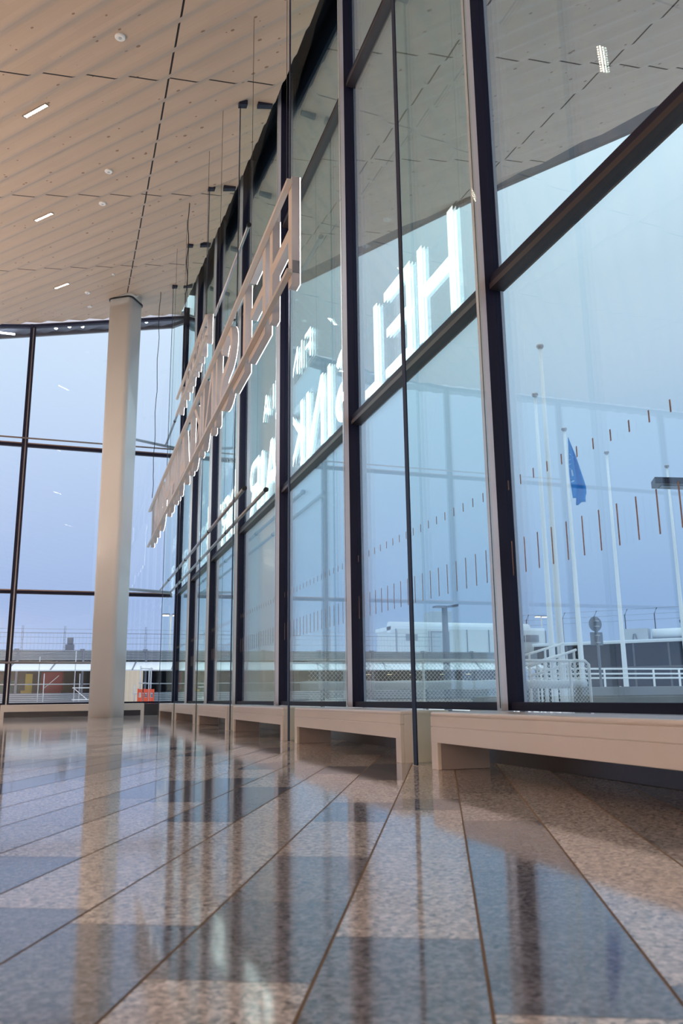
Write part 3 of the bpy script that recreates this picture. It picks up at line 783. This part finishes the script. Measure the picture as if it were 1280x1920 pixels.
# goods inside the deck
mb = MB(); mb.box(-3.42, -2.9, 71.6, 72, .6, 2.6); mb.box(-3.7, -2.9, 71.5, 72, 1.0, 1.3)
tag(obj('yellow_post', mb, M['yellow']), 'yellow post with a foot inside the dark deck at left', 'post')
mb = MB(); mb.prism(rounded(-1.4, 72.6, .85, .7, .3, 0, 5), 1.35, 2.75)
bmesh.ops.bevel(mb.b, geom=[e for e in mb.b.edges if len(e.link_faces) == 2 and abs(e.link_faces[0].normal.z - e.link_faces[1].normal.z) > .5], offset=.2, segments=2, affect='EDGES')
mb.box(-2.1, -.7, 72, 73, .6, 1.36)
tag(obj('covered_machine', mb, M['red']), 'dark red rounded machine inside the deck, left of the pillar', 'machine')
mb = MB(); mb.box(-5.4, -3.9, 71.8, 73, .6, 1.75, .1); mb.box(-5.2, -4.2, 71.9, 72.9, 1.7, 2.1, .1)
tag(obj('green_container', mb, M['green']), 'dark green container inside the deck at the left edge', 'container')
mb = MB(); mb.box(10, 26, 71.2, 71.6, .6, 1.9, .05)
tag(obj('green_hoarding', mb, M['green']), 'long dark green hoarding inside the deck beyond the middle bays', 'hoarding')

# fence along the parking deck roof
fe = thing('wire_fence', (0, 69.9, 4.4), 'wire fence with doubled posts on the parking deck roof', 'fence')
for k in range(14):
    x = -10.1 + k*3.15
    m_ = MB(); m_.box(x-.05, x-.02, 69.88, 69.92, 4.3, 6.3); m_.box(x+.05, x+.08, 69.88, 69.92, 4.3, 6.3)
    for z in (4.6, 5.2, 5.8): m_.box(x-.05, x+.08, 69.885, 69.915, z, z+.03)
    obj('post', m_, M['galv_dark'], fe)
for z, r_ in ((5.74, .022), (4.92, .014), (6.05, .01), (5.4, .01)):
    m_ = MB(); m_.tube([(-12, 69.88, z), (32, 69.88, z)], r_, seg=5); obj('wire', m_, M['galv_dark'], fe)
m_ = MB()
for k in range(150):
    x = -11 + k*.28; m_.box(x, x+.008, 69.89, 69.9, 4.4, 5.74)
tag(obj('mesh', m_, M['galv_dark'], fe), kind='stuff')
# roof unit at left
t = thing('roof_unit', (-.2, 70.8, 4.4), 'small dark ventilation unit on the deck roof, left of the pillar', 'ventilation unit')
m_ = MB(); m_.box(-.55, .15, 70.5, 71.2, 4.2, 4.9, .03); obj('casing', m_, M['blue_grey'], t)
m_ = MB(); m_.box(-.42, .06, 70.6, 71.1, 4.92, 5.45, .05); obj('hood', m_, M['galv_dark'], t)

# container building on the deck roof
ct = thing('site_container', (36, 76, 4.2), 'pale container building with snowy roof and grilles on the deck roof', 'container building')
m_ = MB(); m_.box(29.6, 46.2, 75, 80, 4.2, 6.9); obj('wall', m_, M['cream'], ct)
m_ = MB(); m_.prism([], 0, 0) if False else m_.tube([(29.4, 76.2, 7.1), (44.8, 76.2, 7.1)], .58, seg=16); m_.box(29.4, 46.3, 75.4, 80, 6.85, 7.2); obj('snow_roof', m_, M['snow'], ct)
for a, b, c, d in ((30.7, 31.9, 5.75, 6.4), (41.0, 41.9, 5.75, 6.4), (42.6, 43.7, 5.75, 6.4), (43.85, 45.3, 5.75, 6.45)):
    m_ = MB(); m_.box(a, b, 74.93, 75, c, d); m_.box(a+.05, b-.05, 74.9, 74.94, c+.28, c+.32); obj('grille', m_, M['grille'], ct)
m_ = MB(); m_.box(33.3, 35.3, 74.94, 75, 4.6, 6.7); dfr = obj('door_frame', m_, M['grille'], ct)
m_ = MB(); m_.box(33.42, 35.18, 74.9, 74.95, 4.6, 6.58); obj('door_leaf', m_, M['galv'], ct)
for x in (29.62, 37.2, 39.6, 46.1):
    m_ = MB(); m_.box(x, x+.06, 74.9, 75, 4.2, 6.9); obj('downpipe', m_, M['galv_dark'], ct)
m_ = MB(); m_.box(34.4, 36.6, 77, 79, 7.7, 8.9, .04); m_.box(34.6, 34.7, 77.2, 77.3, 6.9, 7.7); m_.box(36.3, 36.4, 77.2, 77.3, 6.9, 7.7)
tag(obj('roof_cabinet', m_, M['galv']), 'grey roof cabinet on legs above the container building', 'cabinet')
# left walls near the scaffold
m_ = MB(); m_.box(3.5, 5.3, 66.5, 67, GZ, 2.68); tag(obj('plaster_wall', m_, M['tan']), 'tan plaster wall panel right of the pillar, under the canopy', 'wall panel')
# terminal building at right: its face comes nearer to the right
tb = thing('terminal_building', (48, 68, GZ), 'flat roofed terminal wing with dark strip windows, beyond the flagpoles', 'building')
A_, B_ = Vector((43.4, 73.0)), Vector((62, 53.5)); D_ = (B_-A_).normalized(); Nn = Vector((D_.y, -D_.x)); Nn = Nn if Nn.y < 0 else -Nn
def tq(m_, s0, s1, z0, z1, out0, out1):
    a, b = A_ + D_*s0, A_ + D_*s1
    p = [a + Nn*out1, b + Nn*out1, b + Nn*out0, a + Nn*out0]
    m_.hexa([(q.x, q.y, z0) for q in p] + [(q.x, q.y, z1) for q in p])
LEN = (B_-A_).length
m_ = MB(); tq(m_, 0, LEN, GZ, 5.0, -8, -.3); obj('body', m_, M['term_frame'], tb)
m_ = MB(); tq(m_, 0, LEN, 5.12, 5.3, -8, .25); obj('roof_edge', m_, M['cream'], tb)
m_ = MB(); tq(m_, 0, LEN, 5.3, 5.42, -8, .2); obj('roof_snow', m_, M['snow'], tb)
m_ = MB(); tq(m_, .1, LEN, 2.95, 5.1, -.3, -.1); obj('window_glass', m_, M['term_glass'], tb)
m_ = MB(); tq(m_, .1, LEN, GZ, 2.8, -.3, -.12); obj('lower_glass', m_, M['term_glass'], tb)
m_ = MB(); tq(m_, 0, LEN, 2.78, 2.98, -.3, 0); obj('floor_band', m_, M['term_frame'], tb)
for k in range(9):
    m_ = MB(); tq(m_, .1+k*3.1, .26+k*3.1, GZ, 5.12, -.3, -.02); obj('window_post', m_, M['term_frame'], tb)
def on_t(s_, out, z): q = A_ + D_*s_ + Nn*out; return (q.x, q.y, z)
t = thing('roof_unit', on_t(9.6, -2.6, 5.42), 'large grey box unit on the terminal roof', 'ventilation unit')
m_ = MB(); tq(m_, 8.3, 10.6, 5.4, 6.6, -3.8, -2.0); obj('casing', m_, M['galv'], t)
m_ = MB(); m_.tube([on_t(9.2, -1.9, 5.4), on_t(9.3, -1.9, 6.05), on_t(9.45, -1.9, 6.1), on_t(9.6, -1.9, 5.4)], .05, seg=8); obj('pipe', m_, M['galv_dark'], t)
m_ = MB(); m_.tube([on_t(10.9, -3, 6.0), on_t(19, -3, 6.0)], .55, seg=16); tag(obj('roof_duct', m_, M['roofsheet']), 'thick white roof duct at the right edge of the photo', 'duct')
m_ = MB(); tq(m_, 10.8, 19, 5.4, 5.6, -3.4, -2.2); tag(obj('duct_cradle', m_, M['galv_dark']), 'dark cradle under the white roof duct', 'cradle')
m_ = MB(); a = on_t(13.2, -6, 7.3); b = on_t(20, -6, 8.2); m_.bar(a, b, 2.5, .25); m_.bar(on_t(13.6, -6, 6.4), on_t(20, -6, 6.6), 2.2, 1.6)
tag(obj('roof_shed', m_, M['blue_grey']), 'grey pent roofed shed on the terminal roof at the right edge', 'shed')
# barbed fence on that roof: posts with bent heads
fb_ = thing('barbed_fence', on_t(0, -3, 5.4), 'barbed wire fence with bent post heads above the terminal roof', 'fence')
for k, s_ in enumerate((-1.8, 2.0, 5.2, 8.2, 11.0, 13.6, 16)):
    x, y, z = on_t(s_, -4.5, 5.3); tp = 8.75
    m_ = MB(); m_.tube([(x, y, z), (x, y, tp-.6), (x+.28, y-.1, tp)], .05, seg=6); obj('post', m_, M['dark_lamp'], fb_)
for dz in (7.6, 8.15, 8.7):
    m_ = MB(); m_.tube([on_t(-3, -4.5, dz), on_t(17, -4.5, dz)], .012, seg=4); obj('wire', m_, M['galv_dark'], fb_)
# flagpoles in an arc
for (x, y), top, lb in (((15.05, 23.6), 12.45, 'tallest looking white flagpole, nearest to the window'), ((17.46, 28.0), 12.5, 'thin white flagpole just left of the tallest looking one'),
                        ((21.13, 31.6), 12.5, 'white flagpole carrying the blue flag'), ((25.55, 34.6), 12.6, 'white flagpole right of the blue flag'),
                        ((30.22, 35.8), 12.55, 'white flagpole cut by the right edge, behind the dark lamp')):
    t = thing('flagpole', (x, y, GZ), lb, 'flagpole', 'white flagpoles on the forecourt')
    m_ = MB(); m_.tube([(x, y, GZ), (x, y, 4), (x, y, 8), (x, y, top-.1)], .13, .055, seg=12); obj('shaft', m_, M['pole'], t)
    m_ = MB(); m_.lathe((x, y, top-.12), [(.03, 0), (.09, .03), (.13, .1), (.12, .17), (.07, .22), (.01, .24)], 14); obj('finial', m_, M['steel'], t)
# limp flag, hung vertically from the third pole
fx, fy = 21.26, 31.52
m_ = MB(); NU, NV = 12, 30; grid = []
outl = [(12.05, .05), (11.6, .16), (11.0, .36), (10.6, .44), (10.2, .52), (9.7, .66), (9.35, .66), (9.2, .56), (9.15, .52), (8.9, .50)]
def flag_w(z):
    pts = [(12.08, .03), (11.7, .15), (11.2, .30), (10.6, .42), (10.1, .54), (9.72, .64), (9.42, .66), (9.25, .60), (9.1, .62), (8.95, .60)]
    for (za, wa), (zb, wb) in zip(pts, pts[1:]):
        if zb <= z <= za: return wa + (wb-wa)*(za-z)/(za-zb)
    return .03 if z > 12 else .5
for j in range(NV+1):
    row = []
    for i in range(NU+1):
        a = i/NU; ztop = 12.08; zb = 9.18 if a < .28 else 8.86 + (1-a)*.05 if a < .62 else 9.0
        z = ztop + (zb-ztop)*j/NV
        wv = flag_w(z); x = fx + a*wv*.93 - .02; y = fy - .25*a*wv + .10*math.sin(a*9 + j*.12)*min(1, wv*2)
        row.append(m_.b.verts.new((x, y, z)))
    grid.append(row)
for j in range(NV):
    for i in range(NU):
        f = m_.b.faces.new((grid[j][i], grid[j][i+1], grid[j+1][i+1], grid[j+1][i])); f.smooth = True
fg = obj('flag', m_, M['flag']); tag(fg, 'limp blue flag with pale lettering hanging on the middle flagpole', 'flag')
sol = fg.modifiers.new('thickness', 'SOLIDIFY'); sol.thickness = .012
# pale print: the readable letters run up the cloth
def flag_stroke(m_, pts, wd=.035):
    for (x0, z0), (x1, z1) in zip(pts, pts[1:]):
        d = Vector((x1-x0, z1-z0)).normalized(); q = Vector((-d.y, d.x))*wd/2
        out = []
        for (px_, pz), s_ in (((x0, z0), 1), ((x1, z1), 1), ((x1, z1), -1), ((x0, z0), -1)):
            X_, Z_ = px_ + q.x*s_, pz + q.y*s_
            a = (X_-fx+.02)/(max(flag_w(Z_), .05)*.93); jj = (12.08-Z_)/(12.08-9.0)*NV
            out.append((X_, fy - .25*a*flag_w(Z_) + .10*math.sin(a*9+jj*.12)*min(1, flag_w(Z_)*2) - .045, Z_))
        m_.poly(out)
m_ = MB()
flag_stroke(m_, [(21.24, 10.12), (21.44, 10.38), (21.22, 10.62)]); flag_stroke(m_, [(21.30, 10.22), (21.29, 10.52)])      # A
flag_stroke(m_, [(21.22, 10.78), (21.42, 10.88)])                                                                        # I
flag_stroke(m_, [(21.24, 11.0), (21.40, 11.12), (21.26, 11.3)])                                                            # V
flag_stroke(m_, [(21.25, 9.95), (21.32, 10.0)], .06)
pr = obj('print', m_, M['flag_text'], fg); tag(pr, 'pale lettering up the flag')
# dark lamp head entering from the right
t = thing('street_lamp', (13.6, 14.6, GZ), 'dark flat street lamp head reaching in from the right edge', 'street lamp')
m_ = MB(); a = Vector((11.42, 14.0, 4.87)); b = Vector((13.6, 14.55, 5.45))
m_.hexa([(11.40, 13.9, 4.78), (13.55, 13.5, 4.78), (13.7, 14.0, 4.78), (11.62, 14.3, 4.78), (11.40, 13.9, 4.92), (13.55, 13.5, 4.92), (13.7, 14.0, 4.92), (11.62, 14.3, 4.92)])
obj('lamp_head', m_, M['dark_lamp'], t)
m_ = MB(); m_.hexa([(11.62, 13.98, 4.765), (12.3, 13.86, 4.765), (12.4, 14.1, 4.765), (11.72, 14.2, 4.765), (11.62, 13.98, 4.782), (12.3, 13.86, 4.782), (12.4, 14.1, 4.782), (11.72, 14.2, 4.782)])
obj('lamp_lens', m_, M['sign_back'], t)
m_ = MB(); m_.tube([(13.6, 13.75, GZ), (13.6, 13.75, 4.9)], .07, seg=10); obj('pole', m_, M['dark_lamp'], t)
# blue grey double lamp post
t = thing('street_lamp', (12.1, 26, GZ), 'unlit blue grey lamp post with two flat heads', 'street lamp')
m_ = MB(); m_.tube([(12.1, 26, GZ), (12.1, 26, 3.45)], .135, .10, seg=14); obj('pole', m_, M['blue_grey'], t)
for a, b in ((11.72, 12.1), (12.12, 12.56)):
    m_ = MB(); s_ = 1 if b > 12.2 else -1
    m_.hexa([(a, 25.85, 3.45), (b, 25.85, 3.45+.05*(s_ > 0)), (b, 26.15, 3.45+.05*(s_ > 0)), (a, 26.15, 3.45), (a, 25.85, 3.51), (b, 25.85, 3.52+.06*(s_ > 0)), (b, 26.15, 3.52+.06*(s_ > 0)), (a, 26.15, 3.51)])
    obj('lamp_head', m_, M['blue_grey'], t)
# lit street lamps far off
for x, y, z, lb in ((8.75, 80, 8.3, 'lit street lamp far off, left of the corner post'), (54.9, 90, 9.9, 'lit street lamp far off behind the flagpoles')):
    t = thing('street_lamp', (x, y, GZ), lb, 'street lamp', 'far street lamps glowing warm')
    m_ = MB(); m_.tube([(x, y, GZ), (x, y, z)], .12, .08, seg=8); obj('pole', m_, M['galv'], t)
    for s_ in (-1, 1):
        m_ = MB(); m_.hexa([(x+s_*.12-.0*s_, y-.2, z), (x+s_*.8, y-.2, z), (x+s_*.8, y+.2, z), (x+s_*.12, y+.2, z), (x+s_*.12, y-.2, z+.14), (x+s_*.8, y-.2, z+.12), (x+s_*.8, y+.2, z+.12), (x+s_*.12, y+.2, z+.14)])
        hd = obj('lamp_head', m_, M['blue_grey'], t)
        m_ = MB(); m_.box(min(x+s_*.2, x+s_*.75), max(x+s_*.2, x+s_*.75), y-.18, y+.18, z-.08, z-.005); obj('lamp_glow', m_, M['street_glow'], hd)
# traffic sign seen from behind
t = thing('traffic_sign', (13.95, 20, GZ), 'grey back of a round traffic sign with a square plate below', 'traffic sign')
m_ = MB(); m_.tube([(13.95, 20, GZ), (13.95, 20, 2.62)], .035, seg=10); obj('pole', m_, M['galv_dark'], t)
m_ = MB(); m_.lathe((13.95, 20.05, 2.42), [(.21, 0), (.21, .012)], 28, 'y'); obj('round_plate', m_, M['sign_back'], t)
m_ = MB(); m_.box(13.76, 14.16, 20.05, 20.062, 1.83, 2.19); obj('square_plate', m_, M['sign_back'], t)
for z in (2.35, 2.5, 2.1, 1.9):
    m_ = MB(); m_.box(13.89, 14.01, 19.95, 20.05, z-.015, z+.015); obj('bracket', m_, M['galv'], t)
# mesh railing with snow covered pipe
t = thing('mesh_railing', (7, 14, GZ), 'white tube railing with diamond mesh close outside the window', 'railing')
RX0, RX1, RY = 3.9, 9.52, 14.0
m_ = MB(); m_.tube([(RX0, RY, 1.13), (RX1-.08, RY, 1.13), (RX1, RY, 1.06), (RX1, RY, GZ)], .03, seg=10); obj('top_rail', m_, M['white_paint'], t)
m_ = MB(); m_.tube([(RX0, RY, .30), (RX1, RY, .30)], .018, seg=8); obj('bottom_rail', m_, M['white_paint'], t)
for x in (4.55, 6.05, 7.62, 9.1):
    m_ = MB(); m_.tube([(x, RY, GZ), (x, RY, 1.12)], .026, seg=8); obj('post', m_, M['white_paint'], t)
m_ = MB(); pc = .075
n_ = int((RX1-RX0)/pc)
for k in range(-12, n_):
    for s_ in (1, -1):
        x0 = RX0 + k*pc; z0, z1 = (.3, 1.12) if s_ > 0 else (1.12, .3)
        ln = .82*.95
        xa, xb = x0, x0+ln
        za, zb = z0, z1
        if xa < RX0: za = z0 + (z1-z0)*(RX0-xa)/ln; xa = RX0
        if xb > RX1: zb = z0 + (z1-z0)*(RX1-x0)/ln; xb = RX1
        if xb > xa + .01: m_.bar((xa, RY+.004*s_, za), (xb, RY+.004*s_, zb), .004, .006)
tag(obj('mesh_infill', m_, M['white_paint'], t), kind='stuff')
m_ = MB(); pts = [(RX0 + (9.75-RX0)*k/24, RY+.5, .70 + .008*math.sin(k*1.7)) for k in range(25)]
m_.tube(pts, .085, seg=12); sp_o = obj('snowy_pipe', m_, M['roofsheet']); tag(sp_o, 'thick pale pipe running behind the mesh railing', 'pipe')
for x in (4.3, 6.3, 8.3, 9.5):
    m_ = MB(); m_.box(x-.03, x+.03, RY+.46, RY+.54, GZ, .64); obj('stand', m_, M['galv_dark'], sp_o)
# stepped stair railings
t = thing('stair_railing', (10.6, 17, GZ), 'white stair railing cluster with sloping rails behind the mesh', 'railing')
for dy, a, b in ((0, (9.95, 1.12), (11.25, 1.52)), (.0, (9.95, .90), (11.25, 1.28)), (1.2, (10.2, 1.35), (11.7, 1.75)), (1.2, (10.2, 1.1), (11.7, 1.5))):
    m_ = MB(); m_.tube([(a[0], 17+dy, a[1]), (b[0], 17+dy, b[1])], .03, seg=8); obj('handrail', m_, M['white_paint'], t)
for k in range(7):
    x = 9.98 + k*.2; m_ = MB(); m_.tube([(x, 17, GZ), (x, 17, 1.12+.31*(x-9.95))], .03 if k % 2 == 0 else .022, seg=8); obj('baluster', m_, M['white_paint'], t)
for k in range(4):
    x = 10.25 + k*.45; m_ = MB(); m_.tube([(x, 18.2, GZ), (x, 18.2, 1.36+.27*(x-10.2))], .03, seg=8); obj('baluster', m_, M['white_paint'], t)
t = thing('white_railing', (18, 24, GZ), 'white three rail guard rail before the terminal windows', 'railing')
for z in (1.32, 1.16, 1.02):
    m_ = MB(); m_.tube([(14.2, 24, z), (24, 24, z-.02)], .028, seg=8); obj('rail', m_, M['white_paint'], t)
for x in (14.5, 16.9, 18.85, 19.9, 21.5, 23.5):
    m_ = MB(); m_.tube([(x, 24, GZ), (x, 24, 1.32)], .035, seg=8); obj('post', m_, M['white_paint'], t)
m_ = MB(); m_.box(9.3, 16, 14.05, 14.35, GZ, .635, .01); cw = obj('concrete_parapet', m_, M['concrete']); tag(cw, 'grey concrete parapet low in the nearest pane', 'parapet')
def mound(cx, cy_, rx, ry, hh, n_=18, seed=1):
    m_ = MB(); rr = random.Random(seed); rings = []
    for j in range(7):
        f_ = j/6; r_ = math.cos(f_*math.pi/2)
        rings.append([m_.b.verts.new((cx + rx*r_*math.cos(2*math.pi*k/n_)*(1+rr.uniform(-.04, .04)), cy_ + ry*r_*math.sin(2*math.pi*k/n_), GZ + hh*math.sin(f_*math.pi/2)*(1+rr.uniform(-.03, .03)))) for k in range(n_)])
    for q, p in zip(rings, rings[1:]):
        for k in range(n_):
            f = m_.b.faces.new((q[k], q[(k+1) % n_], p[(k+1) % n_], p[k])); f.smooth = True
    m_.b.faces.new(rings[-1])
    return m_
tag(obj('snow_bank', mound(5.2, 16.5, 2.2, 1.0, .72), M['snow']), 'low white snow bank behind the mesh railing', 'snow', kind='stuff')
tag(obj('snow_heap', mound(15.3, 21, .5, .4, .95, seed=4), M['snow']), 'small snow heap beside the sign pole', 'snow', kind='stuff')
tag(obj('snow_drift', mound(10.9, 16.2, .55, .4, .7, seed=8), M['snow']), 'snow drift at the foot of the stair railing', 'snow', kind='stuff')
m_ = MB(); m_.hexa([(5.5, 10.9, GZ), (6.3, 10.9, GZ), (6.3, 11.5, GZ), (5.5, 11.5, GZ), (5.66, 10.95, .48), (6.1, 11.0, .52), (6.1, 11.4, .50), (5.7, 11.4, .49)], .06)
tag(obj('covered_bale', m_, M['tarp']), 'grey covered bundle just outside, left of the nearest mullion', 'bundle')
# scaffold and barriers at left
sc_ = thing('scaffold_tower', (3.75, 45, GZ), 'steel scaffold tower right of the pillar with orange barriers below', 'scaffold')
for x, z in ((3.48, 2.22), (3.92, 2.1), (4.02, 2.15), (3.2, 1.25)):
    m_ = MB(); m_.tube([(x, 45.2, GZ), (x, 45.2, z)], .03, seg=8); obj('standard', m_, M['galv'], sc_)
for a, b in (((3.45, 2.1), (4.1, 2.08)), ((3.4, 1.35), (4.1, 1.32)), ((4.0, 2.0), (5.2, 2.02)), ((3.1, .8), (4.2, .8))):
    m_ = MB(); m_.tube([(a[0], 45.2, a[1]), (b[0], 45.2, b[1])], .025, seg=8); obj('ledger', m_, M['galv'], sc_)
for k, (x, lb) in enumerate(((3.36, 'orange plastic barrier, left one below the scaffold'), (3.66, 'orange plastic barrier in the middle below the scaffold'), (3.95, 'orange plastic barrier, right one below the scaffold'))):
    t = thing('barrier', (x, 44.6, GZ), lb, 'barrier', 'orange barriers below the scaffold')
    m_ = MB(); m_.box(x-.05, x+.02, 44.55, 44.62, GZ, 1.05); m_.box(x+.14, x+.2, 44.55, 44.62, GZ, .95); obj('post', m_, M['orange'], t)
    m_ = MB(); m_.box(x-.05, x+.2, 44.5, 44.56, .85, 1.02); m_.box(x-.05, x+.2, 44.5, 44.56, .35, .6); obj('board', m_, M['orange'], t)
sc2 = thing('scaffold', (-.5, 40, GZ), 'thin scaffold frame with a small platform, left of the pillar', 'scaffold')
for x, z in ((-1.36, 2.44), (-1.13, 1.69), (.18, 2.69), (.40, 1.68)):
    m_ = MB(); m_.tube([(x, 40, GZ), (x, 40, z)], .02, seg=8); obj('standard', m_, M['galv'], sc2)
m_ = MB(); m_.box(.1, .95, 39.9, 40.1, 1.03, 1.07); m_.box(.1, .95, 39.9, 40.1, .5, .55); obj('platform', m_, M['white_paint'], sc2)
m_ = MB(); m_.tube([(.18, 40, 1.02), (.75, 40, .54)], .018, seg=8); m_.tube([(-1.1, 40, 1.05), (-.5, 40, 1.6)], .008, seg=6); obj('brace', m_, M['white_paint'], sc2)
# snow covered fields far away
mb = MB(); mb.box(-260, 300, 110, 420, GZ, GZ+.05)
struct('snow_field', mb, M['snow'], 'distant snow field behind the buildings', 'snow field')
